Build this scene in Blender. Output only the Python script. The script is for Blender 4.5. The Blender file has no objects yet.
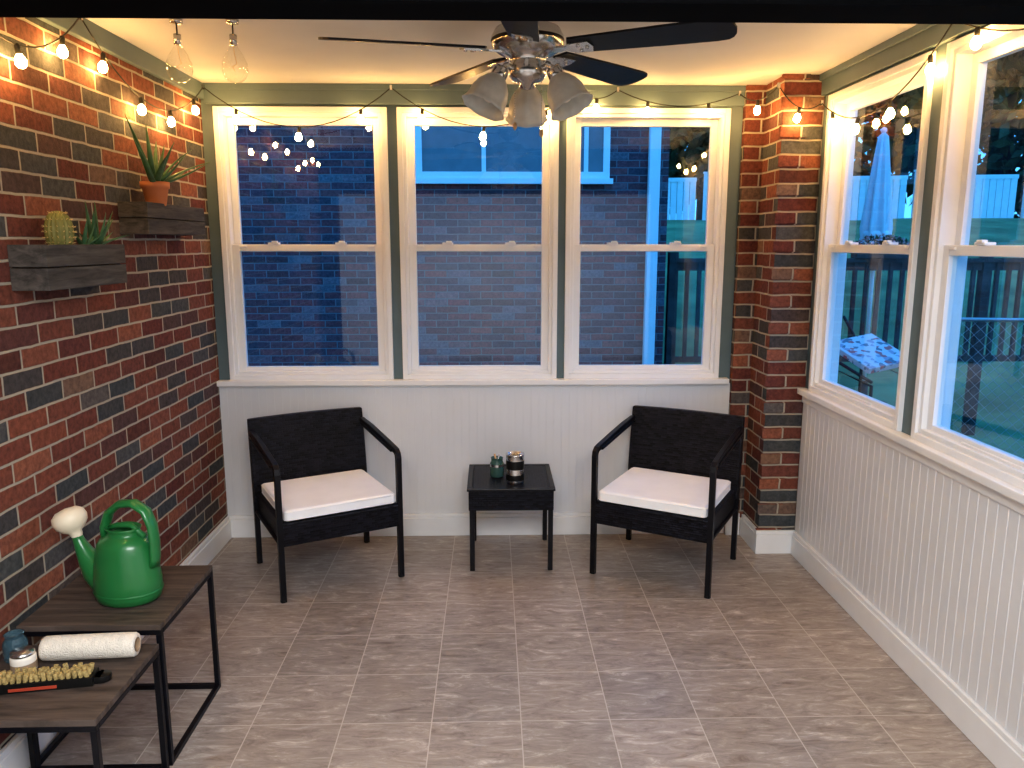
import bpy, bmesh, math, random
from mathutils import Vector, Matrix
random.seed(7)
R = math.radians
scn = bpy.context.scene
COL = scn.collection

# ------------------------------------------------------------------ materials
def nt(name):
    m = bpy.data.materials.new(name); m.use_nodes = True
    t = m.node_tree; b = t.nodes['Principled BSDF']
    return m, t, b
def N(t, typ, **kw):
    n = t.nodes.new(typ)
    for k, v in kw.items():
        if k in n.inputs: n.inputs[k].default_value = v
        else: setattr(n, k, v)
    return n
def L(t, a, b): t.links.new(a, b)
def c4(c): return (c[0], c[1], c[2], 1)
def ramp(t, fac, stops, interp='LINEAR'):
    r = t.nodes.new('ShaderNodeValToRGB'); r.color_ramp.interpolation = interp
    e = r.color_ramp.elements
    e[0].position, e[0].color = stops[0][0], c4(stops[0][1])
    e[1].position, e[1].color = stops[1][0], c4(stops[1][1])
    for p, c in stops[2:]:
        x = e.new(p); x.color = c4(c)
    L(t, fac, r.inputs[0]); return r.outputs[0]
def mat(name, col, rough=.5, metal=0, var=.12, scale=8, bump=0.0, bscale=60, spec=.5, coat=0, trans=0):
    m, t, b = nt(name)
    tc = N(t, 'ShaderNodeTexCoord')
    nz = N(t, 'ShaderNodeTexNoise', Scale=scale, Detail=4.0)
    L(t, tc.outputs['Object'], nz.inputs['Vector'])
    a = tuple(x*(1-var) for x in col); c = tuple(min(1, x*(1+var)) for x in col)
    L(t, ramp(t, nz.outputs[0], [(.3, a), (.7, c)]), b.inputs['Base Color'])
    b.inputs['Roughness'].default_value = rough; b.inputs['Metallic'].default_value = metal
    b.inputs['Specular IOR Level'].default_value = spec
    b.inputs['Coat Weight'].default_value = coat
    b.inputs['Transmission Weight'].default_value = trans
    if bump:
        n2 = N(t, 'ShaderNodeTexNoise', Scale=bscale, Detail=3.0)
        L(t, tc.outputs['Object'], n2.inputs['Vector'])
        bp = N(t, 'ShaderNodeBump', Strength=bump, Distance=.005)
        L(t, n2.outputs[0], bp.inputs['Height']); L(t, bp.outputs[0], b.inputs['Normal'])
    return m
def face_uv(t, noise=0.0):
    """object space coords: (x or y, z) chosen by object-space face normal"""
    tc = N(t, 'ShaderNodeTexCoord')
    sn = N(t, 'ShaderNodeSeparateXYZ'); L(t, tc.outputs['Normal'], sn.inputs[0])
    ab = N(t, 'ShaderNodeMath', operation='ABSOLUTE'); L(t, sn.outputs[0], ab.inputs[0])
    gt = N(t, 'ShaderNodeMath', operation='GREATER_THAN'); L(t, ab.outputs[0], gt.inputs[0]); gt.inputs[1].default_value = .6
    so = N(t, 'ShaderNodeSeparateXYZ'); L(t, tc.outputs['Object'], so.inputs[0])
    mx = N(t, 'ShaderNodeMix', data_type='FLOAT')
    L(t, gt.outputs[0], mx.inputs[0]); L(t, so.outputs[0], mx.inputs[2]); L(t, so.outputs[1], mx.inputs[3])
    abz = N(t, 'ShaderNodeMath', operation='ABSOLUTE'); L(t, sn.outputs[2], abz.inputs[0])
    gz = N(t, 'ShaderNodeMath', operation='GREATER_THAN'); L(t, abz.outputs[0], gz.inputs[0]); gz.inputs[1].default_value = .6
    mz = N(t, 'ShaderNodeMix', data_type='FLOAT')
    L(t, gz.outputs[0], mz.inputs[0]); L(t, so.outputs[2], mz.inputs[2]); L(t, so.outputs[1], mz.inputs[3])
    cb = N(t, 'ShaderNodeCombineXYZ'); L(t, mx.outputs[0], cb.inputs[0]); L(t, mz.outputs[0], cb.inputs[1])
    out = cb.outputs[0]
    if noise:
        nz = N(t, 'ShaderNodeTexNoise', Scale=9.0, Detail=3.0); L(t, tc.outputs['Object'], nz.inputs['Vector'])
        sb = N(t, 'ShaderNodeVectorMath', operation='SUBTRACT'); L(t, nz.outputs['Color'], sb.inputs[0]); sb.inputs[1].default_value = (.5, .5, .5)
        sc = N(t, 'ShaderNodeVectorMath', operation='SCALE'); L(t, sb.outputs[0], sc.inputs[0]); sc.inputs['Scale'].default_value = noise
        ad = N(t, 'ShaderNodeVectorMath', operation='ADD'); L(t, out, ad.inputs[0]); L(t, sc.outputs[0], ad.inputs[1])
        out = ad.outputs[0]
    return tc, out
def brick_mat(name, stops, mortar, bw=.213, rh=.0677, ms=.0055, rough=.8, bump=.8):
    m, t, b = nt(name)
    tc, uv = face_uv(t, .010)
    br = N(t, 'ShaderNodeTexBrick', Scale=1.0)
    br.inputs['Color1'].default_value = (0, 0, 0, 1); br.inputs['Color2'].default_value = (1, 1, 1, 1)
    br.inputs['Mortar'].default_value = (0, 0, 0, 1)
    br.inputs['Mortar Size'].default_value = ms; br.inputs['Mortar Smooth'].default_value = .35
    br.inputs['Brick Width'].default_value = bw; br.inputs['Row Height'].default_value = rh
    L(t, uv, br.inputs['Vector'])
    rc = ramp(t, br.outputs['Color'], stops, 'LINEAR')
    nz = N(t, 'ShaderNodeTexNoise', Scale=45.0, Detail=5.0, Roughness=.7); L(t, tc.outputs['Object'], nz.inputs['Vector'])
    nr = ramp(t, nz.outputs[0], [(.3, (.55, .55, .55)), (.7, (1.3, 1.25, 1.2))])
    mu = N(t, 'ShaderNodeMix', data_type='RGBA', blend_type='MULTIPLY'); mu.inputs[0].default_value = 1
    L(t, rc, mu.inputs[6]); L(t, nr, mu.inputs[7])
    mm = N(t, 'ShaderNodeMix', data_type='RGBA'); L(t, br.outputs['Fac'], mm.inputs[0])
    L(t, mu.outputs[2], mm.inputs[6]); mm.inputs[7].default_value = c4(mortar)
    L(t, mm.outputs[2], b.inputs['Base Color']); b.inputs['Roughness'].default_value = rough
    b.inputs['Specular IOR Level'].default_value = .25
    iv = N(t, 'ShaderNodeMath', operation='MULTIPLY_ADD'); L(t, br.outputs['Fac'], iv.inputs[0]); iv.inputs[1].default_value = -1.2
    nb = N(t, 'ShaderNodeMath', operation='MULTIPLY'); L(t, nz.outputs[0], nb.inputs[0]); nb.inputs[1].default_value = .5
    L(t, nb.outputs[0], iv.inputs[2])
    bp = N(t, 'ShaderNodeBump', Strength=bump, Distance=.008); L(t, iv.outputs[0], bp.inputs['Height']); L(t, bp.outputs[0], b.inputs['Normal'])
    return m
M_BRICK = brick_mat('brick_warm', [(0, (.10, .04, .035)), (.16, (.24, .085, .055)), (.32, (.13, .042, .038)), (.46, (.30, .12, .075)), (.60, (.14, .05, .045)), (.72, (.085, .07, .07)), (.84, (.06, .072, .08)), (.93, (.10, .105, .11)), (1, (.24, .14, .095))], (.41, .37, .30))
M_BRICKN = brick_mat('brick_neighbour', [(0, (.10, .055, .065)), (.25, (.26, .07, .08)), (.5, (.08, .065, .09)), (.75, (.32, .09, .09)), (.9, (.16, .155, .19)), (1, (.10, .05, .06))], (.19, .18, .20), ms=.006)
def floor_mat():
    m, t, b = nt('floor_tile')
    tc = N(t, 'ShaderNodeTexCoord')
    mp = N(t, 'ShaderNodeMapping'); mp.inputs['Location'].default_value = (-.093+3.05, -3.03+6.1, 0); L(t, tc.outputs['Object'], mp.inputs[0])
    br = N(t, 'ShaderNodeTexBrick', Scale=1.0); br.offset = 0
    br.inputs['Color1'].default_value = (0, 0, 0, 1); br.inputs['Color2'].default_value = (1, 1, 1, 1)
    br.inputs['Mortar Size'].default_value = .0020; br.inputs['Mortar Smooth'].default_value = .2
    br.inputs['Brick Width'].default_value = .305; br.inputs['Row Height'].default_value = .305
    L(t, mp.outputs[0], br.inputs['Vector'])
    sc = N(t, 'ShaderNodeVectorMath', operation='SCALE'); L(t, br.outputs['Color'], sc.inputs[0]); sc.inputs['Scale'].default_value = 7.0
    ad = N(t, 'ShaderNodeVectorMath', operation='ADD'); L(t, tc.outputs['Object'], ad.inputs[0]); L(t, sc.outputs[0], ad.inputs[1])
    m2 = N(t, 'ShaderNodeMapping'); m2.inputs['Scale'].default_value = (8, 30, 1); m2.inputs['Rotation'].default_value = (0, 0, R(50)); L(t, ad.outputs[0], m2.inputs[0])
    nz = N(t, 'ShaderNodeTexNoise', Scale=1.0, Detail=8.0, Roughness=.76, Distortion=.8); L(t, m2.outputs[0], nz.inputs['Vector'])
    rc = ramp(t, nz.outputs[0], [(.30, (.17, .138, .118)), (.44, (.29, .248, .22)), (.56, (.365, .322, .29)), (.69, (.60, .56, .52))])
    tv = ramp(t, br.outputs['Color'], [(0, (.88, .88, .88)), (1, (1.06, 1.05, 1.04))])
    mu = N(t, 'ShaderNodeMix', data_type='RGBA', blend_type='MULTIPLY'); mu.inputs[0].default_value = 1
    L(t, rc, mu.inputs[6]); L(t, tv, mu.inputs[7])
    mm = N(t, 'ShaderNodeMix', data_type='RGBA'); L(t, br.outputs['Fac'], mm.inputs[0]); L(t, mu.outputs[2], mm.inputs[6]); mm.inputs[7].default_value = (.50, .46, .42, 1)
    L(t, mm.outputs[2], b.inputs['Base Color']); b.inputs['Roughness'].default_value = .30
    iv = N(t, 'ShaderNodeMath', operation='MULTIPLY_ADD'); L(t, br.outputs['Fac'], iv.inputs[0]); iv.inputs[1].default_value = -1; L(t, nz.outputs[0], iv.inputs[2])
    bp = N(t, 'ShaderNodeBump', Strength=.3, Distance=.003); L(t, iv.outputs[0], bp.inputs['Height']); L(t, bp.outputs[0], b.inputs['Normal'])
    return m
def wicker_mat():
    m, t, b = nt('black_wicker')
    tc, uv = face_uv(t, 0)
    br = N(t, 'ShaderNodeTexBrick', Scale=1.0)
    br.inputs['Color1'].default_value = (.0, .0, .0, 1); br.inputs['Color2'].default_value = (1, 1, 1, 1)
    br.inputs['Mortar'].default_value = (0, 0, 0, 1)
    br.inputs['Mortar Size'].default_value = .0018; br.inputs['Mortar Smooth'].default_value = 1
    br.inputs['Brick Width'].default_value = .028; br.inputs['Row Height'].default_value = .011
    L(t, uv, br.inputs['Vector'])
    rc = ramp(t, br.outputs['Color'], [(0, (.002, .002, .004)), (1, (.018, .020, .032))]); L(t, rc, b.inputs['Base Color'])
    b.inputs['Roughness'].default_value = .42; b.inputs['Specular IOR Level'].default_value = .28
    iv = N(t, 'ShaderNodeMath', operation='MULTIPLY'); L(t, br.outputs['Fac'], iv.inputs[0]); iv.inputs[1].default_value = -1
    bp = N(t, 'ShaderNodeBump', Strength=1.0, Distance=.006); L(t, iv.outputs[0], bp.inputs['Height']); L(t, bp.outputs[0], b.inputs['Normal'])
    return m
def wood_mat(name, a, c, sc=(3, 40, 40), rough=.55, spec=.5):
    m, t, b = nt(name)
    tc = N(t, 'ShaderNodeTexCoord'); mp = N(t, 'ShaderNodeMapping'); mp.inputs['Scale'].default_value = sc; L(t, tc.outputs['Object'], mp.inputs[0])
    nz = N(t, 'ShaderNodeTexNoise', Scale=1.0, Detail=6.0, Roughness=.65, Distortion=.6); L(t, mp.outputs[0], nz.inputs['Vector'])
    L(t, ramp(t, nz.outputs[0], [(.32, a), (.68, c)]), b.inputs['Base Color']); b.inputs['Roughness'].default_value = rough
    b.inputs['Specular IOR Level'].default_value = spec
    bp = N(t, 'ShaderNodeBump', Strength=.3, Distance=.002); L(t, nz.outputs[0], bp.inputs['Height']); L(t, bp.outputs[0], b.inputs['Normal'])
    return m
def glass_mat(name, tint, f0=.05):
    m = bpy.data.materials.new(name); m.use_nodes = True; t = m.node_tree; t.nodes.clear()
    o = N(t, 'ShaderNodeOutputMaterial'); mx = N(t, 'ShaderNodeMixShader'); tr = N(t, 'ShaderNodeBsdfTransparent'); gl = N(t, 'ShaderNodeBsdfGlossy', Roughness=.0)
    tr.inputs[0].default_value = c4(tint); gl.inputs[0].default_value = (1, 1, 1, 1)
    lw = N(t, 'ShaderNodeLayerWeight', Blend=.5)
    pw = N(t, 'ShaderNodeMath', operation='POWER'); L(t, lw.outputs['Facing'], pw.inputs[0]); pw.inputs[1].default_value = 5
    ad = N(t, 'ShaderNodeMath', operation='MULTIPLY_ADD'); L(t, pw.outputs[0], ad.inputs[0]); ad.inputs[1].default_value = 1-f0; ad.inputs[2].default_value = f0
    L(t, ad.outputs[0], mx.inputs[0]); L(t, tr.outputs[0], mx.inputs[1]); L(t, gl.outputs[0], mx.inputs[2]); L(t, mx.outputs[0], o.inputs[0])
    return m
def emit_mat(name, col, s):
    m, t, b = nt(name)
    b.inputs['Base Color'].default_value = c4(col); b.inputs['Emission Color'].default_value = c4(col); b.inputs['Emission Strength'].default_value = s
    return m
M_FLOOR = floor_mat(); M_WICK = wicker_mat()
M_WHITE = mat('white_trim_paint', (.80, .81, .82), .38, var=.03)
M_VINYL = mat('white_vinyl', (.80, .82, .85), .35, var=.02)
M_BEAD = mat('beadboard_white', (.71, .725, .745), .42, var=.03, scale=3)
M_GREEN = mat('grey_green_paint', (.12, .175, .195), .5, var=.06)
M_CEIL = mat('ceiling_paint', (.66, .665, .645), .8, var=.04, scale=2.5, bump=.2, bscale=120)
M_DARK = mat('black_header_paint', (.0012, .0014, .002), .7, var=.1, spec=.05)
M_BLKM = mat('black_metal', (.005, .005, .008), .38, var=.1, spec=.3)
M_CUSH = mat('white_cushion', (.92, .92, .92), .85, var=.03, bump=.3, bscale=400)
M_GLASS = glass_mat('window_glass', (.82, .93, .99), .085)
M_BULBG = glass_mat('clear_bulb_glass', (.97, .97, .95), .07)
M_CHROME = mat('brushed_nickel', (.62, .60, .57), .22, 1, var=.05)
M_SILVER = mat('silver_tin', (.75, .74, .72), .25, 1, var=.05)
M_BLADE = wood_mat('black_fan_blade', (.003, .004, .007), (.008, .010, .016), (6, 6, 6), .4, .3)
M_FROST = mat('frosted_glass', (.62, .62, .58), .35, var=.10, scale=30, trans=.15)
M_BULB = emit_mat('warm_bulb', (1.0, .55, .17), 165)
M_WIRE = mat('dark_wire', (.012, .014, .012), .6)
M_TOP = wood_mat('dark_table_wood', (.035, .028, .024), (.13, .10, .085), (4, 40, 8), spec=.3)
M_PLANTER = wood_mat('grey_planter_wood', (.035, .034, .034), (.12, .112, .105), (20, 4, 45), spec=.2)
M_SOIL = mat('soil', (.05, .035, .025), .95, bump=1, bscale=80)
M_TERRA = mat('terracotta', (.52, .20, .09), .75)
M_ALOE = mat('aloe_leaf', (.06, .15, .07), .45, var=.3, scale=20)
M_CACT = mat('cactus_skin', (.20, .20, .06), .6, var=.2, scale=30)
M_SPINE = mat('cactus_spine', (.75, .55, .25), .6)
M_CANG = mat('green_plastic', (.022, .17, .05), .3, var=.06, coat=.2)
M_IVORY = mat('ivory_plastic', (.80, .72, .56), .4, var=.03)
M_FLUFF = mat('roller_nap', (.80, .75, .66), .95, var=.08, scale=60, bump=1, bscale=250)
M_CARD = mat('cardboard_core', (.35, .25, .16), .8)
M_YEL = mat('yellow_bristle', (.45, .34, .14), .7, var=.35, scale=120, bump=1, bscale=300)
M_REDP = mat('red_plastic', (.40, .06, .03), .4)
M_BLKP = mat('black_plastic', (.008, .008, .008), .4, spec=.3)
M_BLUEJ = mat('blue_glass_jar', (.16, .30, .38), .12, trans=.7)
M_CREAM = mat('candle_wax', (.78, .74, .66), .5)
M_TEAL = mat('jar_teal_liquid', (.08, .17, .15), .2, trans=.3)
M_TAN = mat('brush_wood', (.5, .33, .17), .5)
M_GRASS = mat('grass', (.22, .25, .12), .95, var=.35, scale=1.3, bump=1, bscale=12, spec=.1)
M_LEAF = mat('foliage', (.07, .09, .045), .7, var=.5, scale=3, spec=.2)
M_PETAL = mat('flower_petals', (.85, .35, .35), .7, var=.4, scale=25)
M_FENCE = mat('white_vinyl_fence', (.88, .88, .88), .5, var=.04)
M_DECK = wood_mat('dark_deck_wood', (.04, .035, .035), (.10, .09, .085), (4, 4, 4), .8, .2)
M_PATIO = mat('patio_paving', (.06, .055, .055), .9, var=.4, scale=4, bump=1, bscale=20, spec=.2)
M_UMB = mat('umbrella_canvas', (.78, .80, .84), .85, var=.06)
M_GALV = mat('galvanised_steel', (.45, .47, .48), .4, .8)
M_NTRIM = mat('neighbour_trim', (.85, .87, .90), .5, var=.03)
M_NGLASS = mat('neighbour_glass', (.14, .17, .20), .08, var=.1)
M_BARK = mat('bark', (.07, .05, .04), .9)
def towel_mat():
    m, t, b = nt('patterned_cushion_fabric')
    tc = N(t, 'ShaderNodeTexCoord'); v = N(t, 'ShaderNodeTexVoronoi', Scale=26.0); L(t, tc.outputs['Object'], v.inputs['Vector'])
    s = N(t, 'ShaderNodeSeparateColor'); L(t, v.outputs['Color'], s.inputs[0])
    L(t, ramp(t, s.outputs[0], [(0, (.98, .62, .60)), (.35, (.98, .58, .55)), (.5, (.65, .35, .4)), (.62, (.95, .16, .14)), (.72, (.98, .62, .60)), (.92, (.3, .2, .22))], 'CONSTANT'), b.inputs['Base Color'])
    b.inputs['Roughness'].default_value = .9
    return m
M_TOWEL = towel_mat()

# ------------------------------------------------------------------ mesh builder
class B:
    def __init__(s, name, loc=(0, 0, 0), rz=0.0):
        s.name = name; s.bm = bmesh.new(); s.mats = []; s.loc = loc; s.rz = rz; s.X = Matrix.Identity(4)
    def mi(s, m):
        if m not in s.mats: s.mats.append(m)
        return s.mats.index(m)
    def _fin(s, verts, m, smooth, xf):
        xf = s.X @ xf
        for v in verts: v.co = xf @ v.co
        fs = {f for v in verts for f in v.link_faces}
        i = s.mi(m)
        for f in fs: f.material_index = i; f.smooth = smooth
    def box(s, a, b, m, rot=None):
        c = [(a[i]+b[i])/2 for i in range(3)]; d = [abs(b[i]-a[i]) for i in range(3)]
        r = bmesh.ops.create_cube(s.bm, size=1)
        xf = Matrix.Translation(c) @ (rot.to_4x4() if rot else Matrix.Identity(4)) @ Matrix.Diagonal((*d, 1))
        s._fin(r['verts'], m, False, xf)
    def cyl(s, p0, p1, r0, m, r1=None, seg=20, smooth=True, caps=True):
        p0 = Vector(p0); p1 = Vector(p1); d = p1-p0; r1 = r0 if r1 is None else r1
        r = bmesh.ops.create_cone(s.bm, cap_ends=caps, segments=seg, radius1=r0, radius2=r1, depth=d.length)
        q = Vector((0, 0, 1)).rotation_difference(d).to_matrix().to_4x4()
        s._fin(r['verts'], m, smooth, Matrix.Translation((p0+p1)/2) @ q)
    def ball(s, c, r, m, scale=(1, 1, 1), seg=20, rings=12, rot=None):
        q = bmesh.ops.create_uvsphere(s.bm, u_segments=seg, v_segments=rings, radius=r)
        s._fin(q['verts'], m, True, Matrix.Translation(c) @ (rot.to_4x4() if rot else Matrix.Identity(4)) @ Matrix.Diagonal((*scale, 1)))
    def lathe(s, prof, m, c=(0, 0, 0), rot=None, seg=32, mod=None, smooth=True, sxy=(1, 1)):
        vs = []; rows = []
        for (r, z) in prof:
            row = []
            for i in range(seg):
                a = 2*math.pi*i/seg; k = mod(a, z) if mod else 1
                row.append(s.bm.verts.new((r*k*math.cos(a)*sxy[0], r*k*math.sin(a)*sxy[1], z)))
            rows.append(row); vs += row
        for j in range(len(rows)-1):
            for i in range(seg):
                s.bm.faces.new((rows[j][i], rows[j][(i+1) % seg], rows[j+1][(i+1) % seg], rows[j+1][i]))
        s._fin(vs, m, smooth, Matrix.Translation(c) @ (rot.to_4x4() if rot else Matrix.Identity(4)))
    def tube(s, pts, r, m, seg=8, radii=None, flat=None, smooth=True):
        pts = [Vector(p) for p in pts]; rows = []; vs = []; n = len(pts); up = Vector((0, 0, 1)); prev = None
        for i, p in enumerate(pts):
            d = (pts[min(i+1, n-1)]-pts[max(i-1, 0)]).normalized()
            if prev is None:
                a = d.cross(up)
                if a.length < .05: a = d.cross(Vector((1, 0, 0)))
            else: a = prev - d*prev.dot(d)
            a.normalize(); prev = a; b = d.cross(a); rr = radii[i] if radii else r
            fx, fy = flat if flat else (1, 1); ph = math.pi/4 if seg == 4 else 0
            row = [s.bm.verts.new(p + a*rr*fx*math.cos(2*math.pi*k/seg+ph)+b*rr*fy*math.sin(2*math.pi*k/seg+ph)) for k in range(seg)]
            rows.append(row); vs += row
        for j in range(n-1):
            for k in range(seg): s.bm.faces.new((rows[j][k], rows[j][(k+1) % seg], rows[j+1][(k+1) % seg], rows[j+1][k]))
        s.bm.faces.new(rows[0][::-1]); s.bm.faces.new(rows[-1])
        s._fin(vs, m, smooth, Matrix.Identity(4))
    def poly(s, pts, m, thick=None, smooth=False):
        vs = [s.bm.verts.new(p) for p in pts]; f = s.bm.faces.new(vs); allv = vs[:]
        if thick:
            r = bmesh.ops.extrude_face_region(s.bm, geom=[f]); nv = [g for g in r['geom'] if isinstance(g, bmesh.types.BMVert)]
            for v in nv: v.co += Vector(thick)
            allv += nv
        s._fin(allv, m, smooth, Matrix.Identity(4))
    def leaf(s, base, az, el, ln, w, bend, m, n=7):
        p = Vector(base); e = el; pts = []; rad = []
        for i in range(n+1):
            t = i/n; pts.append(p.copy()); rad.append(max(.0008, w*(1-t)**.75*(1 if t > .08 else .85)))
            p = p + Vector((math.cos(az)*math.cos(e), math.sin(az)*math.cos(e), math.sin(e)))*ln/n; e -= bend/n
        s.tube(pts, w, m, 8, rad, flat=(1, .45))
    def done(s, bevel=0.0, seg=2):
        bmesh.ops.recalc_face_normals(s.bm, faces=s.bm.faces[:])
        me = bpy.data.meshes.new(s.name); s.bm.to_mesh(me); s.bm.free()
        for m in s.mats: me.materials.append(m)
        o = bpy.data.objects.new(s.name, me); COL.objects.link(o); o.location = s.loc; o.rotation_euler = (0, 0, s.rz)
        if bevel:
            md = o.modifiers.new('bevel', 'BEVEL'); md.width = bevel; md.segments = seg; md.limit_method = 'ANGLE'; md.angle_limit = R(40)
        return o

XL, XR, YB, YF, ZC = -1.47, 1.60, 4.18, 1.60, 2.40
WZ0, WZ1 = .885, 2.29
BACKW = [(-1.407, -.532), (-.481, .348), (.389, 1.233)]
RIGHTW = [(2.93, 3.80), (1.96, 2.83)]

# ------------------------------------------------------------------ room shell
o = B('floor'); o.box((-2.6, -2.6, -.12), (2.6, YB+.12, 0), M_FLOOR); o.done()
o = B('ceiling'); o.box((XL-.12, YF-.12, ZC), (XR+.12, YB+.12, ZC+.1), M_CEIL); o.done()
o = B('wall_left'); o.box((XL-.12, YF-.12, 0), (XL, YB+.12, ZC), M_BRICK); o.done()
o = B('wall_back')
o.box((XL, YB, 0), (XR+.12, YB+.12, WZ0-.03), M_GREEN); o.box((XL, YB, WZ1), (XR+.12, YB+.12, ZC), M_GREEN)
xs = [XL]+[v for w in BACKW for v in w]+[XR+.12]
for i in range(0, len(xs), 2): o.box((xs[i], YB, WZ0-.03), (xs[i+1], YB+.12, WZ1), M_GREEN)
o.done()
o = B('wall_right')
o.box((XR, YF-.12, 0), (XR+.12, YB, WZ0-.03), M_GREEN); o.box((XR, YF-.12, WZ1), (XR+.12, YB, ZC), M_GREEN)
ys = [YF-.12, 1.96, 2.83, 2.93, 3.80, YB]
for i in range(0, 6, 2): o.box((XR, ys[i], WZ0-.03), (XR+.12, ys[i+1], WZ1), M_GREEN)
o.done()
o = B('wall_front')   # opening to the house with dark header
o.box((XL, YF-.12, 2.03), (XR, YF, ZC), M_DARK); o.box((XL, YF-.12, 0), (XL+.14, YF, 2.03), M_DARK); o.box((XR-.2, YF-.12, 0), (XR, YF, 2.03), M_DARK)
o.done()
# house interior behind the doorway
M_HW = mat('house_wall_paint', (.72, .72, .72), .8, var=.03)
o = B('wall_house'); 
o.box((-2.6, -2.6, 0), (-2.5, YF-.12, 2.5), M_HW); o.box((2.5, -2.6, 0), (2.6, YF-.12, 2.5), M_HW); o.box((-2.6, -2.7, 0), (2.6, -2.6, 2.5), M_HW)
o.box((-2.5, YF-.22, 0), (XL+.1, YF-.12, 2.5), M_HW); o.box((XR-.1, YF-.22, 0), (2.5, YF-.12, 2.5), M_HW)
o.done()
o = B('ceiling_house'); o.box((-2.6, -2.7, 2.5), (2.6, YF-.12, 2.6), M_HW); o.box((XL, YF-.22, ZC), (XR, YF-.12, 2.5), M_HW); o.done()

# grey-green upper band on left wall & right wall, and trims
o = B('trim_1'); o.box((XL, YF, 2.325), (XL+.025, YB, ZC), M_GREEN); o.done(.003)
o = B('trim_2'); o.box((XL+.025, YB-.022, WZ1+.012), (1.30, YB, ZC), M_GREEN); o.box((XL+.025, YB-.03, ZC-.03), (1.30, YB-.022, ZC), M_GREEN); o.done(.003)
o = B('trim_3'); o.box((XR-.022, YF, WZ1+.012), (XR, 3.88, ZC), M_GREEN); o.box((XR-.035, YF, ZC-.03), (XR-.022, 3.88, ZC), M_GREEN); o.done(.003)
o = B('trim_4')  # stool under back windows
o.box((XL, YB-.05, WZ0-.03), (1.285, YB, WZ0), M_WHITE); o.box((XL, YB-.022, WZ0-.045), (1.285, YB-.014, WZ0-.03), M_WHITE); o.done(.004)
o = B('trim_5')
o.box((XR-.05, YF, WZ0-.03), (XR, 3.864, WZ0), M_WHITE); o.box((XR-.022, YF, WZ0-.075), (XR-.014, 3.864, WZ0-.03), M_WHITE); o.done(.004)

# beadboard (real grooved panels)
def bead(name, p0, p1, inward, z0, z1, step=.05, g=.004, dp=.005):
    o = B(name); p0 = Vector(p0); p1 = Vector(p1); d = (p1-p0); ln = d.length; d.normalize(); inn = Vector(inward); th = .014
    prof = [(0, th)]; x = step
    while x < ln-.01:
        prof += [(x-g, th), (x-g*.6, th-dp), (x+g*.0, th-dp*.2), (x+g*.6, th-dp), (x+g, th)]; x += step
    prof.append((ln, th)); pts = [p0+d*a+inn*b for a, b in prof]
    lo = [o.bm.verts.new((p.x, p.y, z0)) for p in pts]; hi = [o.bm.verts.new((p.x, p.y, z1)) for p in pts]
    for i in range(len(pts)-1): o.bm.faces.new((lo[i], lo[i+1], hi[i+1], hi[i]))
    e0 = [o.bm.verts.new((p.x, p.y, z)) for p in (p0, p1) for z in (z0, z1)]
    o.bm.faces.new((lo[0], hi[0], e0[1], e0[0])); o.bm.faces.new((lo[-1], e0[2], e0[3], hi[-1]))
    i = o.mi(M_BEAD)
    for f in o.bm.faces: f.material_index = i
    return o.done()
bead('trim_6', (XL, YB, 0), (1.30, YB, 0), (0, -1, 0), .0, WZ0-.03, .042, .002, .0007)
bead('trim_7', (XR, YF, 0), (XR, 3.86, 0), (-1, 0, 0), .0, WZ0-.03, .05, .0025, .0015)

# brick column (stepped) in the back-right corner
o = B('brick_column')
o.box((1.30, YB-.045, 0), (1.44, YB, ZC), M_BRICK); o.box((1.40, 3.88, 0), (XR, YB, ZC), M_BRICK)
for i in range(36):
    if i % 2: o.box((1.385, 3.865, i*.0677+.01), (1.52, 3.885, min(ZC-.001, i*.0677+.062)), M_BRICK)
o.done(.002)

def baseboard(name, boxes):
    o = B(name)
    for (a, b, ax) in boxes:
        o.box((a[0], a[1], 0), (b[0], b[1], .105), M_WHITE)
        if ax == 'x': t = .006; o.box((a[0], a[1]+t, .105), (b[0], b[1], .125), M_WHITE)
        elif ax == 'L': o.box((a[0], a[1], .105), (b[0]-.006, b[1], .125), M_WHITE)
        else: o.box((a[0]+.006, a[1], .105), (b[0], b[1], .125), M_WHITE)
    o.done(.003)
baseboard('baseboard_left', [((XL, YF), (XL+.022, YB-.036), 'L')])
baseboard('baseboard_back', [((XL, YB-.036), (1.30, YB-.014), 'x'), ((1.30, YB-.067), (1.378, YB-.045), 'x')])
baseboard('baseboard_right', [((XR-.036, YF), (XR-.014, 3.843), 'R')])
baseboard('baseboard_column', [((1.378, 3.843), (XR-.014, 3.865), 'x'), ((1.378, 3.865), (1.40, YB-.067), 'R')])

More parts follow.
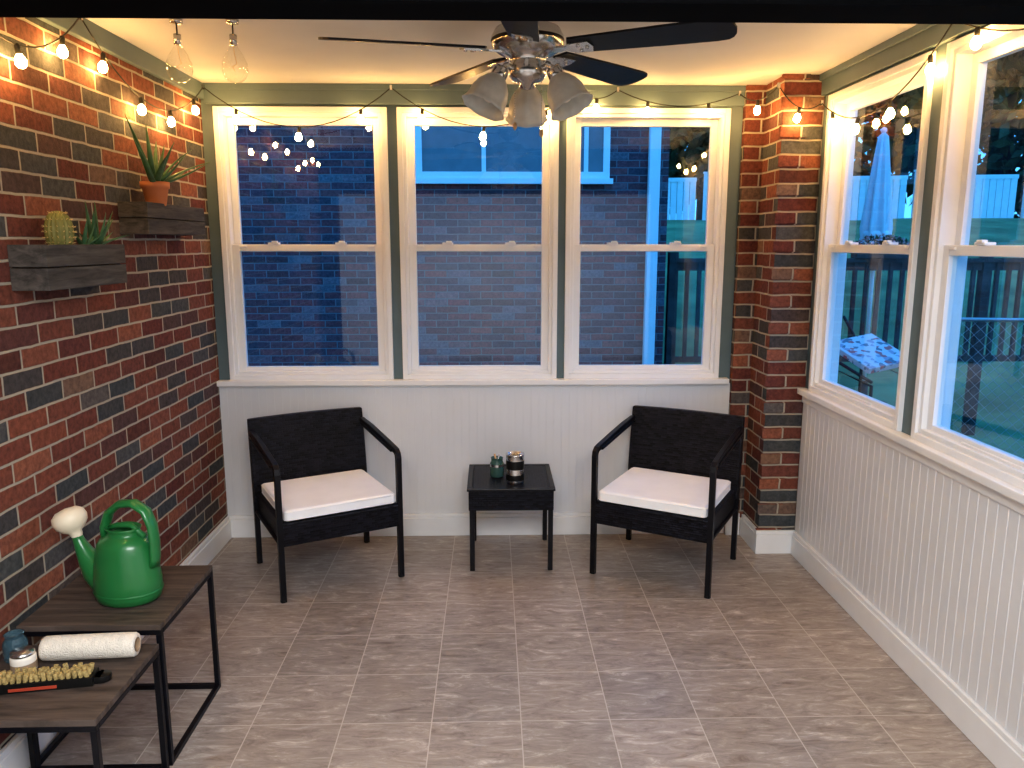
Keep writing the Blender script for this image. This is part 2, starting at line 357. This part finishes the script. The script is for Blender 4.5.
# ------------------------------------------------------------------ windows
wn = [0]
def window(origin, xdir, ydir, w):
    wn[0] += 1
    o = B('window_%d' % wn[0])
    X = Matrix(((xdir[0], ydir[0], 0, origin[0]), (xdir[1], ydir[1], 0, origin[1]), (0, 0, 1, 0), (0, 0, 0, 1))); o.X = X
    z0, z1 = WZ0, WZ1; f = .045; zm = (z0+z1)/2-.005
    def frame(x0, x1, a0, a1, ya, yb, t, tb=None, tt=None):
        tb = tb or t; tt = tt or t
        o.box((x0, ya, a0), (x0+t, yb, a1), M_VINYL); o.box((x1-t, ya, a0), (x1, yb, a1), M_VINYL)
        o.box((x0+t, ya, a0), (x1-t, yb, a0+tb), M_VINYL); o.box((x0+t, ya, a1-tt), (x1-t, yb, a1), M_VINYL)
    frame(0, w, z0, z1, -.02, .115, f*.6)            # casing / jamb
    frame(f*.6, w-f*.6, z0+f*.6, z1-f*.6, -.008, .10, f*.4)
    frame(f, w-f, zm-.018, z1-f, .05, .08, .036, .034)         # upper sash
    frame(f, w-f, z0+f*.5, zm+.02, .012, .045, .038, .045, .036)  # lower sash
    a, b, y = f+.03, w-f-.03, .065
    o.poly([(a, y, zm), (b, y, zm), (b, y, z1-f-.03), (a, y, z1-f-.03)], M_GLASS)
    y = .028
    o.poly([(a, y, z0+f*.5+.03), (b, y, z0+f*.5+.03), (b, y, zm), (a, y, zm)], M_GLASS)
    for k in (.3, .7):
        o.box((w*k-.028, .004, zm+.02), (w*k+.028, .045, zm+.030), M_VINYL); o.box((w*k-.008, -.002, zm+.028), (w*k+.022, .02, zm+.038), M_VINYL)
    o.box((w/2-.16, .004, z0+f+.0), (w/2+.16, .012, z0+f+.01), M_VINYL)
    for k in (f+.06, w-f-.06): o.box((k-.018, .006, zm+.004), (k+.018, .012, zm+.014), M_VINYL)
    return o.done(.0025)
for a, b in BACKW: window((a, YB), (1, 0), (0, 1), b-a)
for a, b in RIGHTW: window((XR, b), (0, -1), (1, 0), b-a)

# ------------------------------------------------------------------ wicker chairs
def chair(loc, rz):
    """local: front = -y, width x"""
    e = bpy.data.objects.new('wicker_armchair', None); COL.objects.link(e); e.location = loc; e.rotation_euler = (0, 0, rz)
    W, D = .285, .255
    def fin(o, bv): ob = o.done(bv); ob.parent = e; return ob
    f = B('frame')
    for s in (-1, 1):
        x = s*W
        pts = [(x, -D, 0), (x, -D, .30), (x, -D, .600), (x, -D+.006, .618), (x, -D+.022, .630), (x, -D+.05, .635), (x, -.05, .655), (x, .12, .675), (x, D+.015, .685)]
        f.tube(pts, .018, M_BLKM, 4, smooth=False)
        f.box((x-.019, -D+.05, .642), (x+.019, D-.02, .655), M_BLKM, Matrix.Rotation(R(6), 3, 'X'))
        f.tube([(x, D, 0), (x, D, .36), (x*.995, D+.02, .55), (x*.99, D+.045, .735)], .018, M_BLKM, 4, smooth=False)
        f.cyl((x, -D, 0), (x, -D, .012), .015, M_BLKP); f.cyl((x, D, 0), (x, D, .012), .015, M_BLKP)
        f.tube([(x, -D, .275), (x, D, .275)], .010, M_BLKM)
    f.tube([(-W, -D, .275), (W, -D, .275)], .010, M_BLKM)
    fin(f, .002)
    s_ = B('seat'); s_.box((-W+.004, -D-.012, .262), (W-.004, D, .375), M_WICK); fin(s_, .008)
    b = B('backrest')
    prof = []; n = 9
    for i in range(n):
        t = i/(n-1); prof.append((D-.01+.055*t**1.4, .33+.415*t))
    nx = 13
    def bow(u): return .028*(1-(2*u-1)**2)
    rows = []
    for th in (-.016, .016):
        g = []
        for (y, z) in prof:
            g.append([b.bm.verts.new((-W-.010+(2*W+.020)*k/(nx-1), y+th+bow(k/(nx-1))*.5, z + bow(k/(nx-1))*.10*((z-.33)/.42))) for k in range(nx)])
        rows.append(g)
    A, C = rows
    for i in range(n-1):
        for k in range(nx-1):
            b.bm.faces.new((A[i][k], A[i][k+1], A[i+1][k+1], A[i+1][k])); b.bm.faces.new((C[i][k], C[i+1][k], C[i+1][k+1], C[i][k+1]))
        b.bm.faces.new((A[i][0], A[i+1][0], C[i+1][0], C[i][0])); b.bm.faces.new((A[i][-1], C[i][-1], C[i+1][-1], A[i+1][-1]))
    for k in range(nx-1):
        b.bm.faces.new((A[0][k], C[0][k], C[0][k+1], A[0][k+1])); b.bm.faces.new((A[-1][k], A[-1][k+1], C[-1][k+1], C[-1][k]))
    b.mi(M_WICK); fin(b, .006)
    c = B('cushion'); c.box((-W+.022, -D-.008, .376), (W-.022, D-.03, .43), M_CUSH); oc = fin(c, .016)
    oc.modifiers['bevel'].segments = 4
    p = B('piping')
    for z in (.385, .421):
        x0, y0, y1 = W-.0225, -D-.0075, D-.0305; r = .02
        q = []
        for (cx, cy, a0) in ((x0-r, y0+r, -90), (x0-r, y1-r, 0), (-x0+r, y1-r, 90), (-x0+r, y0+r, 180)):
            for k in range(5): a = R(a0+k*22.5); q.append((cx+r*math.cos(a), cy+r*math.sin(a), z))
        q.append(q[0]); p.tube(q, .0028, M_CUSH, 6)
    fin(p, 0)
    return e
chair((-.822, 3.705, 0), R(28)); chair((.868, 3.705, 0), R(-30))

# ------------------------------------------------------------------ wicker side table
o = B('side_table', (.085, 3.875, 0))
h = .2
for sx in (-1, 1):
    for sy in (-1, 1):
        o.box((sx*h-.012 if sx > 0 else -h-.0, sy*h-.012, 0), (sx*h+.012 if sx > 0 else -h+.024, sy*h+.012, .33), M_BLKM)
o.box((-h-.004, -h-.014, .315), (h+.014, h+.012, .415), M_WICK)
for (a0, b0, a1, b1) in ((-h-.012, -h-.022, h+.022, -h+.005), (-h-.012, h-.007, h+.022, h+.02), (-h-.012, -h+.005, -h+.015, h-.007), (h-.005, -h+.005, h+.022, h-.007)):
    o.box((a0, b0, .415), (a1, b1, .428), M_BLKM)
o.box((-h+.015, -h+.005, .415), (h-.005, h-.007, .426), M_WICK)
o.done(.003)

# tin with black label
o = B('tin_can', (.112, 3.76, .428))
o.lathe([(0, 0), (.043, 0), (.045, .003), (.045, .018)], M_SILVER); o.lathe([(.0455, .018), (.0458, .02), (.0458, .045), (.0455, .047)], M_BLKP)
o.lathe([(.045, .047), (.045, .075)], M_SILVER); o.lathe([(.0458, .075), (.0458, .118)], M_BLKP)
o.lathe([(.045, .118), (.045, .142), (.047, .145), (.047, .150), (.043, .150), (.042, .146), (.039, .144), (.038, .135), (.038, .138), (0, .138)], M_SILVER)
o.done()
o = B('glass_jar', (.022, 3.87, .428))
o.lathe([(0, 0), (.032, 0), (.036, .006), (.036, .07), (.030, .082), (.030, .098), (.032, .1), (.028, .1), (.027, .082), (.033, .07), (.033, .006), (0, .005)], M_TEAL)
o.cyl((.01, 0, .03), (-.012, 0, .118), .005, M_TAN); o.cyl((-.008, .012, .03), (.012, .01, .112), .004, M_SILVER)
o.lathe([(.0365, .055), (.0365, .068)], M_SILVER)
o.done()

# ------------------------------------------------------------------ nesting tables
def nest(name, x0, x1, y0, y1, z, t=.02):
    o = B(name, ((x0+x1)/2, (y0+y1)/2, 0)); a = (x1-x0)/2; b = (y1-y0)/2; r = .0085
    o.box((-a, -b, z-.018), (a, b, z), M_TOP)
    o.box((-a, -b, z-.034), (a, -b+2*r, z-.018), M_BLKM); o.box((-a, b-2*r, z-.034), (a, b, z-.018), M_BLKM)
    o.box((a-2*r, -b+2*r, z-.034), (a, b-2*r, z-.018), M_BLKM); o.box((-a, -b+2*r, z-.034), (-a+2*r, b-2*r, z-.018), M_BLKM)
    for sx in (-1, 1):
        for sy in (-1, 1):
            cx = sx*(a-r); cy = sy*(b-r); o.box((cx-r, cy-r, .0), (cx+r, cy+r, z-.034), M_BLKM)
    o.box((a-2*r, -b+2*r, 0), (a, b-2*r, 2*r), M_BLKM); o.box((-a, -b+2*r, 0), (-a+2*r, b-2*r, 2*r), M_BLKM)
    o.box((-a+2*r, b-2*r, 0), (a-2*r, b, 2*r), M_BLKM)
    o.done(.0015)
nest('nesting_table', -1.435, -1.005, 2.215, 2.66, .475)
nest('nesting_table', -1.425, -1.01, 1.82, 2.205, .42)

# watering can
o = B('watering_can', (-1.18, 2.40, .475), R(-12))
body = [(0, 0), (.085, 0), (.100, .008), (.108, .03), (.108, .07), (.102, .12), (.094, .165), (.087, .19), (.076, .208), (.060, .217), (.052, .222), (.051, .235), (.058, .243), (.054, .245), (.046, .232), (.046, .22), (0, .21)]
o.lathe(body, M_CANG, sxy=(1, .82), seg=40)
o.tube([(-.055, 0, .065), (-.085, 0, .075), (-.112, 0, .092), (-.134, 0, .122), (-.152, 0, .155), (-.166, 0, .185), (-.176, 0, .212)], .02, M_CANG, 16, [.060, .056, .046, .034, .025, .018, .0145])
o.lathe([(.014, -.01), (.018, .0), (.02, .010), (.034, .020), (.048, .036), (.053, .054), (.049, .074), (.032, .088), (0, .093)], M_IVORY, c=(-.172, 0, .205), rot=Matrix.Rotation(R(-22), 3, 'Y'))
o.tube([(-.062, 0, .20), (-.064, 0, .245), (-.045, 0, .290), (-.005, 0, .320), (.045, 0, .325), (.085, 0, .302), (.104, 0, .255), (.108, 0, .20), (.106, 0, .15), (.100, 0, .12)], .0135, M_CANG, 12, flat=(1.7, .9))
o.tube([(-.05, 0, .235), (-.02, 0, .248), (.03, 0, .25), (.075, 0, .215)], .009, M_CANG, 10)
o.lathe([(.109, .034), (.111, .038), (.109, .042)], M_CANG, sxy=(1, .82), seg=40)
o.done()

# paint roller sleeve
o = B('paint_roller_cover', (-1.170, 2.125, .4205+.036), R(4))
rx = Matrix.Rotation(R(90), 3, 'Y')
o.lathe([(.021, -.13), (.031, -.13), (.035, -.124), (.0358, -.1), (.0358, .1), (.035, .124), (.031, .13), (.021, .13)], M_FLUFF, rot=rx, seg=40)
o.lathe([(.021, -.131), (.0185, -.131), (.0185, .131), (.021, .131)], M_CARD, rot=rx)
o.done()
# scrub brush
o = B('wire_brush', (-1.205, 1.985, .4205), R(9))
o.box((-.15, -.028, 0), (.11, .028, .026), M_BLKP); o.box((.11, -.022, .003), (.128, .022, .020), M_BLKP); o.cyl((.128, 0, .003), (.128, 0, .020), .022, M_BLKP)
for i in range(16):
    for j in range(4):
        x = -.138+i*.0155; y = -.018+j*.012
        o.cyl((x, y, .024), (x+random.uniform(-.007, .007), y+random.uniform(-.004, .004), .044+random.uniform(-.003, .005)), .0066, M_YEL, seg=7)
o.box((-.10, -.0295, .005), (.02, -.028, .014), M_REDP)
o.done(.002)
o = B('candle_jar', (-1.325, 2.06, .4205))
o.lathe([(0, 0), (.030, 0), (.033, .004), (.033, .045), (.028, .052), (.0275, .05), (0, .046)], M_CREAM); o.lathe([(.0335, .01), (.0335, .03)], M_CARD); o.lathe([(.029, .05), (.031, .052), (.031, .06), (.0, .062)], M_SILVER)
o.done()
o = B('blue_glass_jar', (-1.385, 2.125, .4205))
o.lathe([(0, 0), (.028, 0), (.032, .006), (.032, .055), (.024, .068), (.024, .078), (.027, .08), (.022, .08), (.021, .068), (0, .066)], M_BLUEJ)
o.done()

# ------------------------------------------------------------------ wall planters
def planter(name, y0, y1, z0, z1, dx=.115):
    cy = (y0+y1)/2; h = (y1-y0)/2
    o = B(name, (XL, cy, z0)); H = z1-z0; t = .014
    hh = (H-.004)/2
    for k in range(2):
        a = k*(hh+.004)
        o.box((dx-t, -h, a), (dx, h, a+hh), M_PLANTER); o.box((0, -h, a), (dx-t, -h+t, a+hh), M_PLANTER); o.box((0, h-t, a), (dx-t, h, a+hh), M_PLANTER)
    o.box((.0, -h+t, 0), (.012, h-t, H), M_PLANTER); o.box((.012, -h+t, .002), (dx-t, h-t, .016), M_PLANTER)
    o.box((.012, -h+t, .016), (dx-t, h-t, H-.012), M_SOIL)
    o.done(.0015)
planter('wall_planter_box', 2.44, 2.96, 1.465, 1.605)
planter('wall_planter_box', 3.18, 3.80, 1.645, 1.77)
# barrel cactus
o = B('barrel_cactus', (-1.405, 2.62, 1.585))
nr = 16
o.lathe([(.018, 0), (.030, .012), (.038, .035), (.040, .06), (.038, .085), (.030, .110), (.016, .125), (0, .128)], M_CACT, seg=64, mod=lambda a, z: 1+.09*math.cos(a*nr))
for i in range(nr):
    a = 2*math.pi*i/nr
    for (r, z) in [(.037, .025), (.042, .042), (.043, .06), (.042, .076), (.036, .098), (.022, .119)]:
        p = Vector((r*math.cos(a), r*math.sin(a), z))
        for k in range(3):
            d = Vector((math.cos(a+random.uniform(-.7, .7)), math.sin(a+random.uniform(-.7, .7)), random.uniform(-.4, .9)+(z-.05)*6)).normalized()
            o.cyl(p-d*.002, p+d*.009, .0007, M_SPINE, .0003, seg=4, caps=False)
o.done()
def aloe(name, loc, leaves, w, pot=False):
    """leaves: list of (azimuth, elevation, length) in degrees / m"""
    o = B(name, loc); zb = 0
    if pot:
        o.lathe([(0, 0), (.036, 0), (.038, .003), (.050, .070), (.056, .072), (.058, .098), (.052, .098), (.050, .085), (0, .084)], M_TERRA); o.lathe([(.0495, .0855), (0, .088)], M_SOIL); zb = .085
    for (az, el, ln) in leaves:
        a = R(az); o.leaf((.006*math.cos(a), .006*math.sin(a), zb), a, R(el), ln, w, R(random.uniform(-20, 25)), M_ALOE)
    return o.done()
aloe('potted_aloe', (-1.392, 3.36, 1.760), [(60, 28, .32), (20, 18, .24), (-55, 30, .26), (95, 45, .24), (-90, 50, .24), (40, 55, .22), (-20, 60, .20), (100, 72, .20), (-85, 76, .24), (75, 12, .22), (-75, 14, .18), (0, 38, .18), (260, 62, .30)], .017, True)
aloe('aloe_plant', (-1.405, 2.84, 1.595), [(85, 25, .13), (-85, 25, .12), (30, 30, .12), (-30, 40, .12), (60, 55, .15), (-60, 58, .15), (0, 62, .13), (92, 72, .16), (-92, 78, .16), (50, 80, .13), (75, 45, .14)], .014)
aloe('aloe_plant', (-1.40, 2.755, 1.595), [(80, 35, .08), (-80, 35, .09), (10, 40, .08), (40, 62, .10), (-45, 66, .10), (0, 82, .10)], .011)

# ------------------------------------------------------------------ ceiling fan
FX, FY = .12, 2.70
o = B('ceiling_fan', (FX, FY, 0))
o.lathe([(0, ZC), (.075, ZC), (.078, 2.385), (.06, 2.35), (.03, 2.335), (.018, 2.33), (.016, 2.31)], M_CHROME)
o.lathe([(.016, 2.315), (.07, 2.31), (.105, 2.295), (.118, 2.27), (.118, 2.245), (.105, 2.228), (.085, 2.215), (.06, 2.205), (.055, 2.19), (.062, 2.18), (.062, 2.15), (.05, 2.135), (.02, 2.125), (.012, 2.11), (0, 2.105)], M_CHROME, seg=40)
o.lathe([(.1185, 2.263), (.1205, 2.258), (.1185, 2.252)], M_BLKM, seg=40)
for k in range(5):
    a = R(191+72*k); X = Matrix.Rotation(a, 4, 'Z') @ Matrix.Translation((0, 0, 2.228)) @ Matrix.Rotation(R(-12), 4, 'X')
    o.X = X
    o.poly([(.085, -.02, -.002), (.13, -.012, -.002), (.16, -.03, -.002), (.215, -.034, -.002), (.225, 0, -.002), (.215, .034, -.002), (.16, .03, -.002), (.13, .012, -.002), (.085, .02, -.002)], M_CHROME, (0, 0, -.006))
    for sx, sy in ((.18, .018), (.18, -.018), (.205, 0)): o.cyl((sx, sy, -.012), (sx, sy, -.006), .006, M_CHROME, seg=10)
    pts = [(.15, -.048, .0), (.45, -.062, .0), (.60, -.066, 0)]
    for q in range(7):
        t = R(-75+q*25); pts.append((.625+.04*math.cos(t), .066*math.sin(t)*.97, 0))
    pts += [(.60, .066, 0), (.45, .062, 0), (.15, .048, 0), (.135, 0, 0)]
    o.poly(pts, M_BLADE, (0, 0, .007))
o.X = Matrix.Identity(4)
for az in (88, 208, 328):
    a = R(az); d = Vector((math.cos(a), math.sin(a), 0))
    p = [Vector((0, 0, 2.165))+d*.05, Vector((0, 0, 2.175))+d*.075, Vector((0, 0, 2.165))+d*.095, Vector((0, 0, 2.14))+d*.105]
    o.tube(p, .010, M_CHROME, 10)
    ax = Vector((d.x*.55, d.y*.55, -1)).normalized(); q = Vector((0, 0, 1)).rotation_difference(ax).to_matrix()
    c = Vector((0, 0, 2.155))+d*.10
    o.lathe([(.0, -.012), (.022, -.01), (.026, .0), (.028, .028), (.024, .03)], M_CHROME, c=c, rot=q, seg=24)
    o.lathe([(.024, .02), (.038, .034), (.052, .055), (.062, .082), (.063, .105), (.066, .122), (.074, .135), (.071, .135), (.062, .122), (.058, .105), (.057, .085), (.047, .058), (.032, .036), (.0, .03)], M_FROST, c=c, rot=q, seg=48, mod=lambda t, z: 1+(.035*math.cos(t*8) if z > .12 else .012*math.cos(t*8)))
    o.ball(c+ax*.08, .026, M_CREAM, (1, 1, 1.2), 16, 10)
for (dx, dy, l) in ((.045, -.03, .16), (-.04, .03, .13)):
    for k in range(int(l/.008)): o.ball((dx, dy, 2.14-k*.008), .0022, M_CHROME, seg=6, rings=4)
    o.lathe([(0, 0), (.006, -.006), (.007, -.02), (0, -.03)], M_TAN, c=(dx, dy, 2.14-l), seg=12)
o.done()

# ------------------------------------------------------------------ string lights (one object)
o = B('string_lights')
segs = [((-1.425, 1.66, 2.33), (-1.425, 2.12, 2.35), .05, 2), ((-1.425, 2.12, 2.35), (-1.425, 2.93, 2.385), .17, 3), ((-1.425, 2.93, 2.385), (-1.425, 4.1, 2.37), .20, 4),
        ((-1.425, 4.1, 2.37), (-.50, 4.12, 2.375), .19, 3), ((-.50, 4.12, 2.375), (.43, 4.12, 2.365), .18, 3),
        ((.43, 4.12, 2.365), (.64, 4.12, 2.37), .04, 1), ((.64, 4.12, 2.37), (1.25, 4.09, 2.35), .07, 2), ((1.25, 4.09, 2.35), (1.355, 3.83, 2.34), .05, 1), ((1.355, 3.83, 2.34), (1.56, 3.82, 2.26), .06, 1),
        ((1.56, 3.82, 2.26), (1.56, 2.76, 2.35), .17, 4), ((1.56, 2.76, 2.35), (1.56, 1.66, 2.35), .14, 4)]
for a, b, sag, nb in segs:
    a = Vector(a); b = Vector(b)
    def P(t): p = a.lerp(b, t); p.z -= sag*4*t*(1-t); return p
    o.tube([P(i/16) for i in range(17)], .0028, M_WIRE, 6)
    o.box(a-Vector((.006, .006, .012)), a+Vector((.006, .006, .012)), M_CHROME)
    for i in range(nb):
        t = (i+.5)/nb; p = P(t); tw = Vector((random.uniform(-.15, .15), random.uniform(-.15, .15), -1)).normalized()
        q = Vector((0, 0, 1)).rotation_difference(tw).to_matrix()
        o.lathe([(0, -.004), (.007, -.002), (.0085, .004), (.0085, .026), (.0065, .028)], M_WIRE, c=p, rot=q, seg=12)
        o.lathe([(.0065, .027), (.009, .031), (.0145, .040), (.0165, .050), (.0145, .060), (.008, .067), (0, .069)], M_BULB, c=p, rot=q, seg=14)
o.done()
# clear pendant bulbs
def pend(x, y):
    o = B('clear_pendant_bulb', (x, y, 0))
    o.cyl((0, 0, ZC), (0, 0, ZC-.012), .022, M_CHROME); o.cyl((0, 0, ZC-.012), (0, 0, 2.345), .003, M_WIRE, seg=8); o.cyl((0, 0, 2.35), (0, 0, 2.315), .013, M_CHROME)
    o.lathe([(.012, 2.318), (.016, 2.305), (.032, 2.28), (.045, 2.25), (.046, 2.225), (.036, 2.20), (.018, 2.187), (0, 2.184)], M_BULBG)
    o.tube([(0, 0, 2.315), (0, 0, 2.29), (.008, 0, 2.25), (-.008, 0, 2.24), (0, 0, 2.225)], .0012, M_SPINE, 5)
    o.done()
pend(-.93, 3.02); pend(-1.13, 3.02)

# ------------------------------------------------------------------ exterior
o = B('ground_yard')
nx, ny = 40, 40; g = []
for j in range(ny+1):
    row = []
    for i in range(nx+1):
        x = -14+60*i/nx; y = -14+66*j/ny; r = max(0, (y-9.5+.25*max(0, x-4)))
        z = -.35+2.55*min(1, r/11)**.8 if x > 1.9 else -.35
        row.append(o.bm.verts.new((x, y, z)))
    g.append(row)
for j in range(ny):
    for i in range(nx): o.bm.faces.new((g[j][i], g[j][i+1], g[j+1][i+1], g[j+1][i]))
o.mi(M_GRASS)
for f in o.bm.faces: f.smooth = True
o.done()
o = B('patio_paving')
for i in range(3):
    for j in range(9): o.box((1.78+i*.62, 2.0+j*.62, -.40), (1.78+i*.62+.60, 2.0+j*.62+.60, -.335), M_PATIO)
o.done(.01)
o = B('neighbour_house')
NY = 7.5
o.box((-9, NY, -.4), (1.66, NY+4, 5.2), M_BRICKN)
def nwin(x0, x1, z0, z1):
    f = .06
    o.box((x0, NY-.04, z0), (x1, NY, z0+f), M_NTRIM); o.box((x0, NY-.04, z1-f), (x1, NY, z1), M_NTRIM); o.box((x0, NY-.04, z0+f), (x0+f, NY, z1-f), M_NTRIM); o.box((x1-f, NY-.04, z0+f), (x1, NY, z1-f), M_NTRIM)
    o.box((x0-.03, NY-.07, z0-.05), (x1+.03, NY, z0), M_NTRIM)
    o.box((x0+f, NY-.015, z0+f), (x1-f, NY-.01, z1-f), M_NGLASS); o.box(((x0+x1)/2-.02, NY-.03, z0+f), ((x0+x1)/2+.02, NY, z1-f), M_NTRIM)
nwin(-.70, .56, 2.2, 3.3); nwin(.66, 1.10, 2.2, 3.3)
o.box((1.46, NY-.1, -.3), (1.56, NY-.02, 4.9), M_NTRIM)
o.box((-9.2, NY-.35, 5.0), (1.9, NY+4.2, 5.25), M_NTRIM)
o.done()
def foliage(o, c, rad, n, ls, m=M_LEAF):
    for _ in range(n):
        while True:
            u = Vector((random.uniform(-1, 1), random.uniform(-1, 1), random.uniform(-1, 1)))
            if .35 < u.length < 1: break
        p = Vector(c)+Vector((u.x*rad[0], u.y*rad[1], u.z*rad[2])); s = ls*random.uniform(.6, 1.3)
        a = Vector((random.gauss(0, 1), random.gauss(0, 1), random.gauss(0, 1))).normalized(); b = a.cross(Vector((random.gauss(0, 1), random.gauss(0, 1), random.gauss(0, 1)))).normalized()
        vs = [o.bm.verts.new(p+a*s), o.bm.verts.new(p+b*s*.5), o.bm.verts.new(p-a*s), o.bm.verts.new(p-b*s*.5)]
        f = o.bm.faces.new(vs); f.material_index = o.mi(m)
o = B('deck_railing')
zt = 1.42; zb = .42
o.box((1.75, 7.72, zt), (6.6, 7.82, zt+.04), M_DECK); o.box((1.75, 7.75, zb), (6.6, 7.79, zb+.06), M_DECK); o.box((1.75, 7.75, zt-.08), (6.6, 7.79, zt), M_DECK)
x = 1.8
while x < 6.6: o.box((x, 7.74, zb), (x+.035, 7.775, zt), M_DECK); x += .12
for x in (1.75, 3.3, 4.9, 6.5): o.box((x, 7.73, -.36), (x+.09, 7.82, zt+.1), M_DECK)
o.done()
o = B('flower_box')
o.box((3.60, 7.70, 1.462), (4.15, 7.84, 1.55), M_DECK)
foliage(o, (3.875, 7.77, 1.60), (.30, .10, .08), 260, .03, M_LEAF); foliage(o, (3.875, 7.76, 1.615), (.29, .11, .08), 160, .022, M_PETAL)
o.done()
o = B('privacy_fence')
def fence(p0, p1, z0, z1):
    p0 = Vector(p0); p1 = Vector(p1); d = p1-p0; n = int(d.length/2.4); a = math.atan2(d.y, d.x)
    for i in range(n+1):
        p = p0+d*(i/n); o.X = Matrix.Translation((p.x, p.y, 0)) @ Matrix.Rotation(a, 4, 'Z')
        o.box((-.07, -.07, z0-.5), (.07, .07, z1+.12), M_FENCE); o.box((-.09, -.09, z1+.12), (.09, .09, z1+.16), M_FENCE)
        if i < n:
            for k in range(14): o.box((.07+k*(2.26/14), -.02, z0-.3), (.07+(k+1)*(2.26/14)-.012, .02, z1), M_FENCE)
            o.box((.07, -.04, z1-.08), (2.33, .04, z1+.02), M_FENCE)
    o.X = Matrix.Identity(4)
fence((3, 21, 0), (26, 17.5, 0), 2.0, 3.25)
o.done()
for i, (x, y, z, r) in enumerate([(5, 26, 6, 3.6), (10, 25, 6.5, 4.2), (15.5, 24, 6, 4), (21, 23, 6.5, 4.4), (27, 21, 6, 4.5), (8, 30, 10, 4.5), (17, 29, 10, 5)]):
    o = B('yard_tree'); o.cyl((x, y, 0), (x, y, z), .3, M_BARK, .15); foliage(o, (x, y, z), (r, r, r*1.0), 4500, .26); o.done()
o = B('yard_tree'); o.cyl((6.4, 11.5, -.3), (6.4, 11.5, 4.6), .14, M_BARK, .07); foliage(o, (6.8, 11.5, 4.9), (1.9, 1.6, 1.3), 4500, .10); o.done()
o = B('garden_shrub'); 
for c, r in [((4.6, 4.6, .35), .62), ((5.2, 5.3, .45), .65), ((4.3, 4.0, .3), .5)]: foliage(o, c, (r, r, r*.9), 2600, .045)
for k in range(14): o.tube([(4.7+random.uniform(-.3, .3), 4.8+random.uniform(-.3, .3), -.35), (4.7+random.uniform(-.6, .6), 4.7+random.uniform(-.6, .5), .6)], .012, M_BARK, 5)
o.done()
# closed patio umbrella
o = B('patio_umbrella', (4.50, 9.2, -.35))
o.cyl((0, 0, 0), (0, 0, 3.20), .025, M_FENCE); o.lathe([(0, 0), (.28, 0), (.28, .06), (.06, .1), (.05, .3), (.03, .32)], M_DECK)
o.lathe([(.02, 3.20), (.05, 3.16), (.08, 2.88), (.12, 2.48), (.155, 2.13), (.145, 2.03), (.17, 1.88), (.20, 1.70), (.18, 1.68)], M_UMB, seg=72, mod=lambda a, z: 1+.22*math.cos(a*8))
o.lathe([(.15, 2.10), (.165, 2.08), (.165, 2.04), (.15, 2.02)], M_NTRIM); o.ball((0, 0, 3.23), .035, M_FENCE)
o.done()
# patio chair with patterned cushion
o = B('patio_lounge_chair', (3.10, 6.3, -.335), R(20))
for sx in (-.25, .25):
    o.tube([(sx, -.3, 0), (sx, -.3, .84), (sx, .3, .96), (sx, .3, 0)], .015, M_BLKM); o.tube([(sx, -.3, .87), (sx, .35, 1.07), (sx, .55, 1.30)], .014, M_BLKM)
o.box((-.22, -.26, 1.03), (.22, .22, 1.08), M_TOWEL, Matrix.Rotation(R(20), 3, 'X') @ Matrix.Rotation(R(-8), 3, 'Y'))
o.done(.02)
# chain-link fence
o = B('chain_link_fence')
FA = Vector((4.0, 6.75, 0)); FBv = Vector((7.6, 6.2, 0)); d = FBv-FA; n = 3; z0, z1 = -.32, .95
for i in range(n+1):
    p = FA+d*i/n; o.cyl((p.x, p.y, -.35), (p.x, p.y, z1+.05), .028, M_GALV, seg=10); o.ball((p.x, p.y, z1+.06), .032, M_GALV, seg=10, rings=6)
o.cyl((FA.x, FA.y, z1), (FBv.x, FBv.y, z1), .018, M_GALV, seg=8)
ln = d.length; u = d.normalized(); k = -1.3
while k < ln:
    for s in (0, 1):
        t0, t1 = k, k+(z1-z0); za, zb_ = (z0, z1) if s == 0 else (z1, z0)
        f0 = max(0, (0-t0)/(t1-t0)); f1 = min(1, (ln-t0)/(t1-t0))
        if f1 > f0:
            p = FA+u*(t0+(t1-t0)*f0); q = FA+u*(t0+(t1-t0)*f1)
            o.cyl((p.x, p.y, za+(zb_-za)*f0), (q.x, q.y, za+(zb_-za)*f1), .002, M_GALV, seg=3, caps=False)
    k += .10
o.done()

# ------------------------------------------------------------------ lights, world, camera
w = bpy.data.worlds.new('dusk_sky'); scn.world = w; w.use_nodes = True; t = w.node_tree
bg = t.nodes['Background']; tc = N(t, 'ShaderNodeTexCoord'); sp = N(t, 'ShaderNodeSeparateXYZ'); L(t, tc.outputs['Generated'], sp.inputs[0])
L(t, ramp(t, sp.outputs[2], [(.0, (.10, .40, .72)), (.5, (.035, .30, .80))]), bg.inputs[0]); bg.inputs[1].default_value = 2.6
def area(name, loc, rot, sx, sy, e, col):
    l = bpy.data.lights.new(name, 'AREA'); l.shape = 'RECTANGLE'; l.size = sx; l.size_y = sy; l.energy = e; l.color = col
    ob = bpy.data.objects.new(name, l); COL.objects.link(ob); ob.location = loc; ob.rotation_euler = rot; return ob
area('house_ceiling_light', (0.1, -.4, 2.47), (0, 0, 0), 1.6, 1.6, 150, (.97, .98, 1))

cam = bpy.data.cameras.new('camera'); cam.lens = 36*780/1024; cam.sensor_width = 36; cam.clip_start = .02
co = bpy.data.objects.new('camera', cam); COL.objects.link(co); co.location = (0, 0, 1.61)
co.rotation_euler = (R(90-10.25), 0, -math.atan(20/780)); scn.camera = co
scn.view_settings.view_transform = 'Standard'
try: scn.view_settings.look = 'Medium High Contrast'
except Exception as ex: print('LOOK', ex)
scn.view_settings.exposure = 0.0
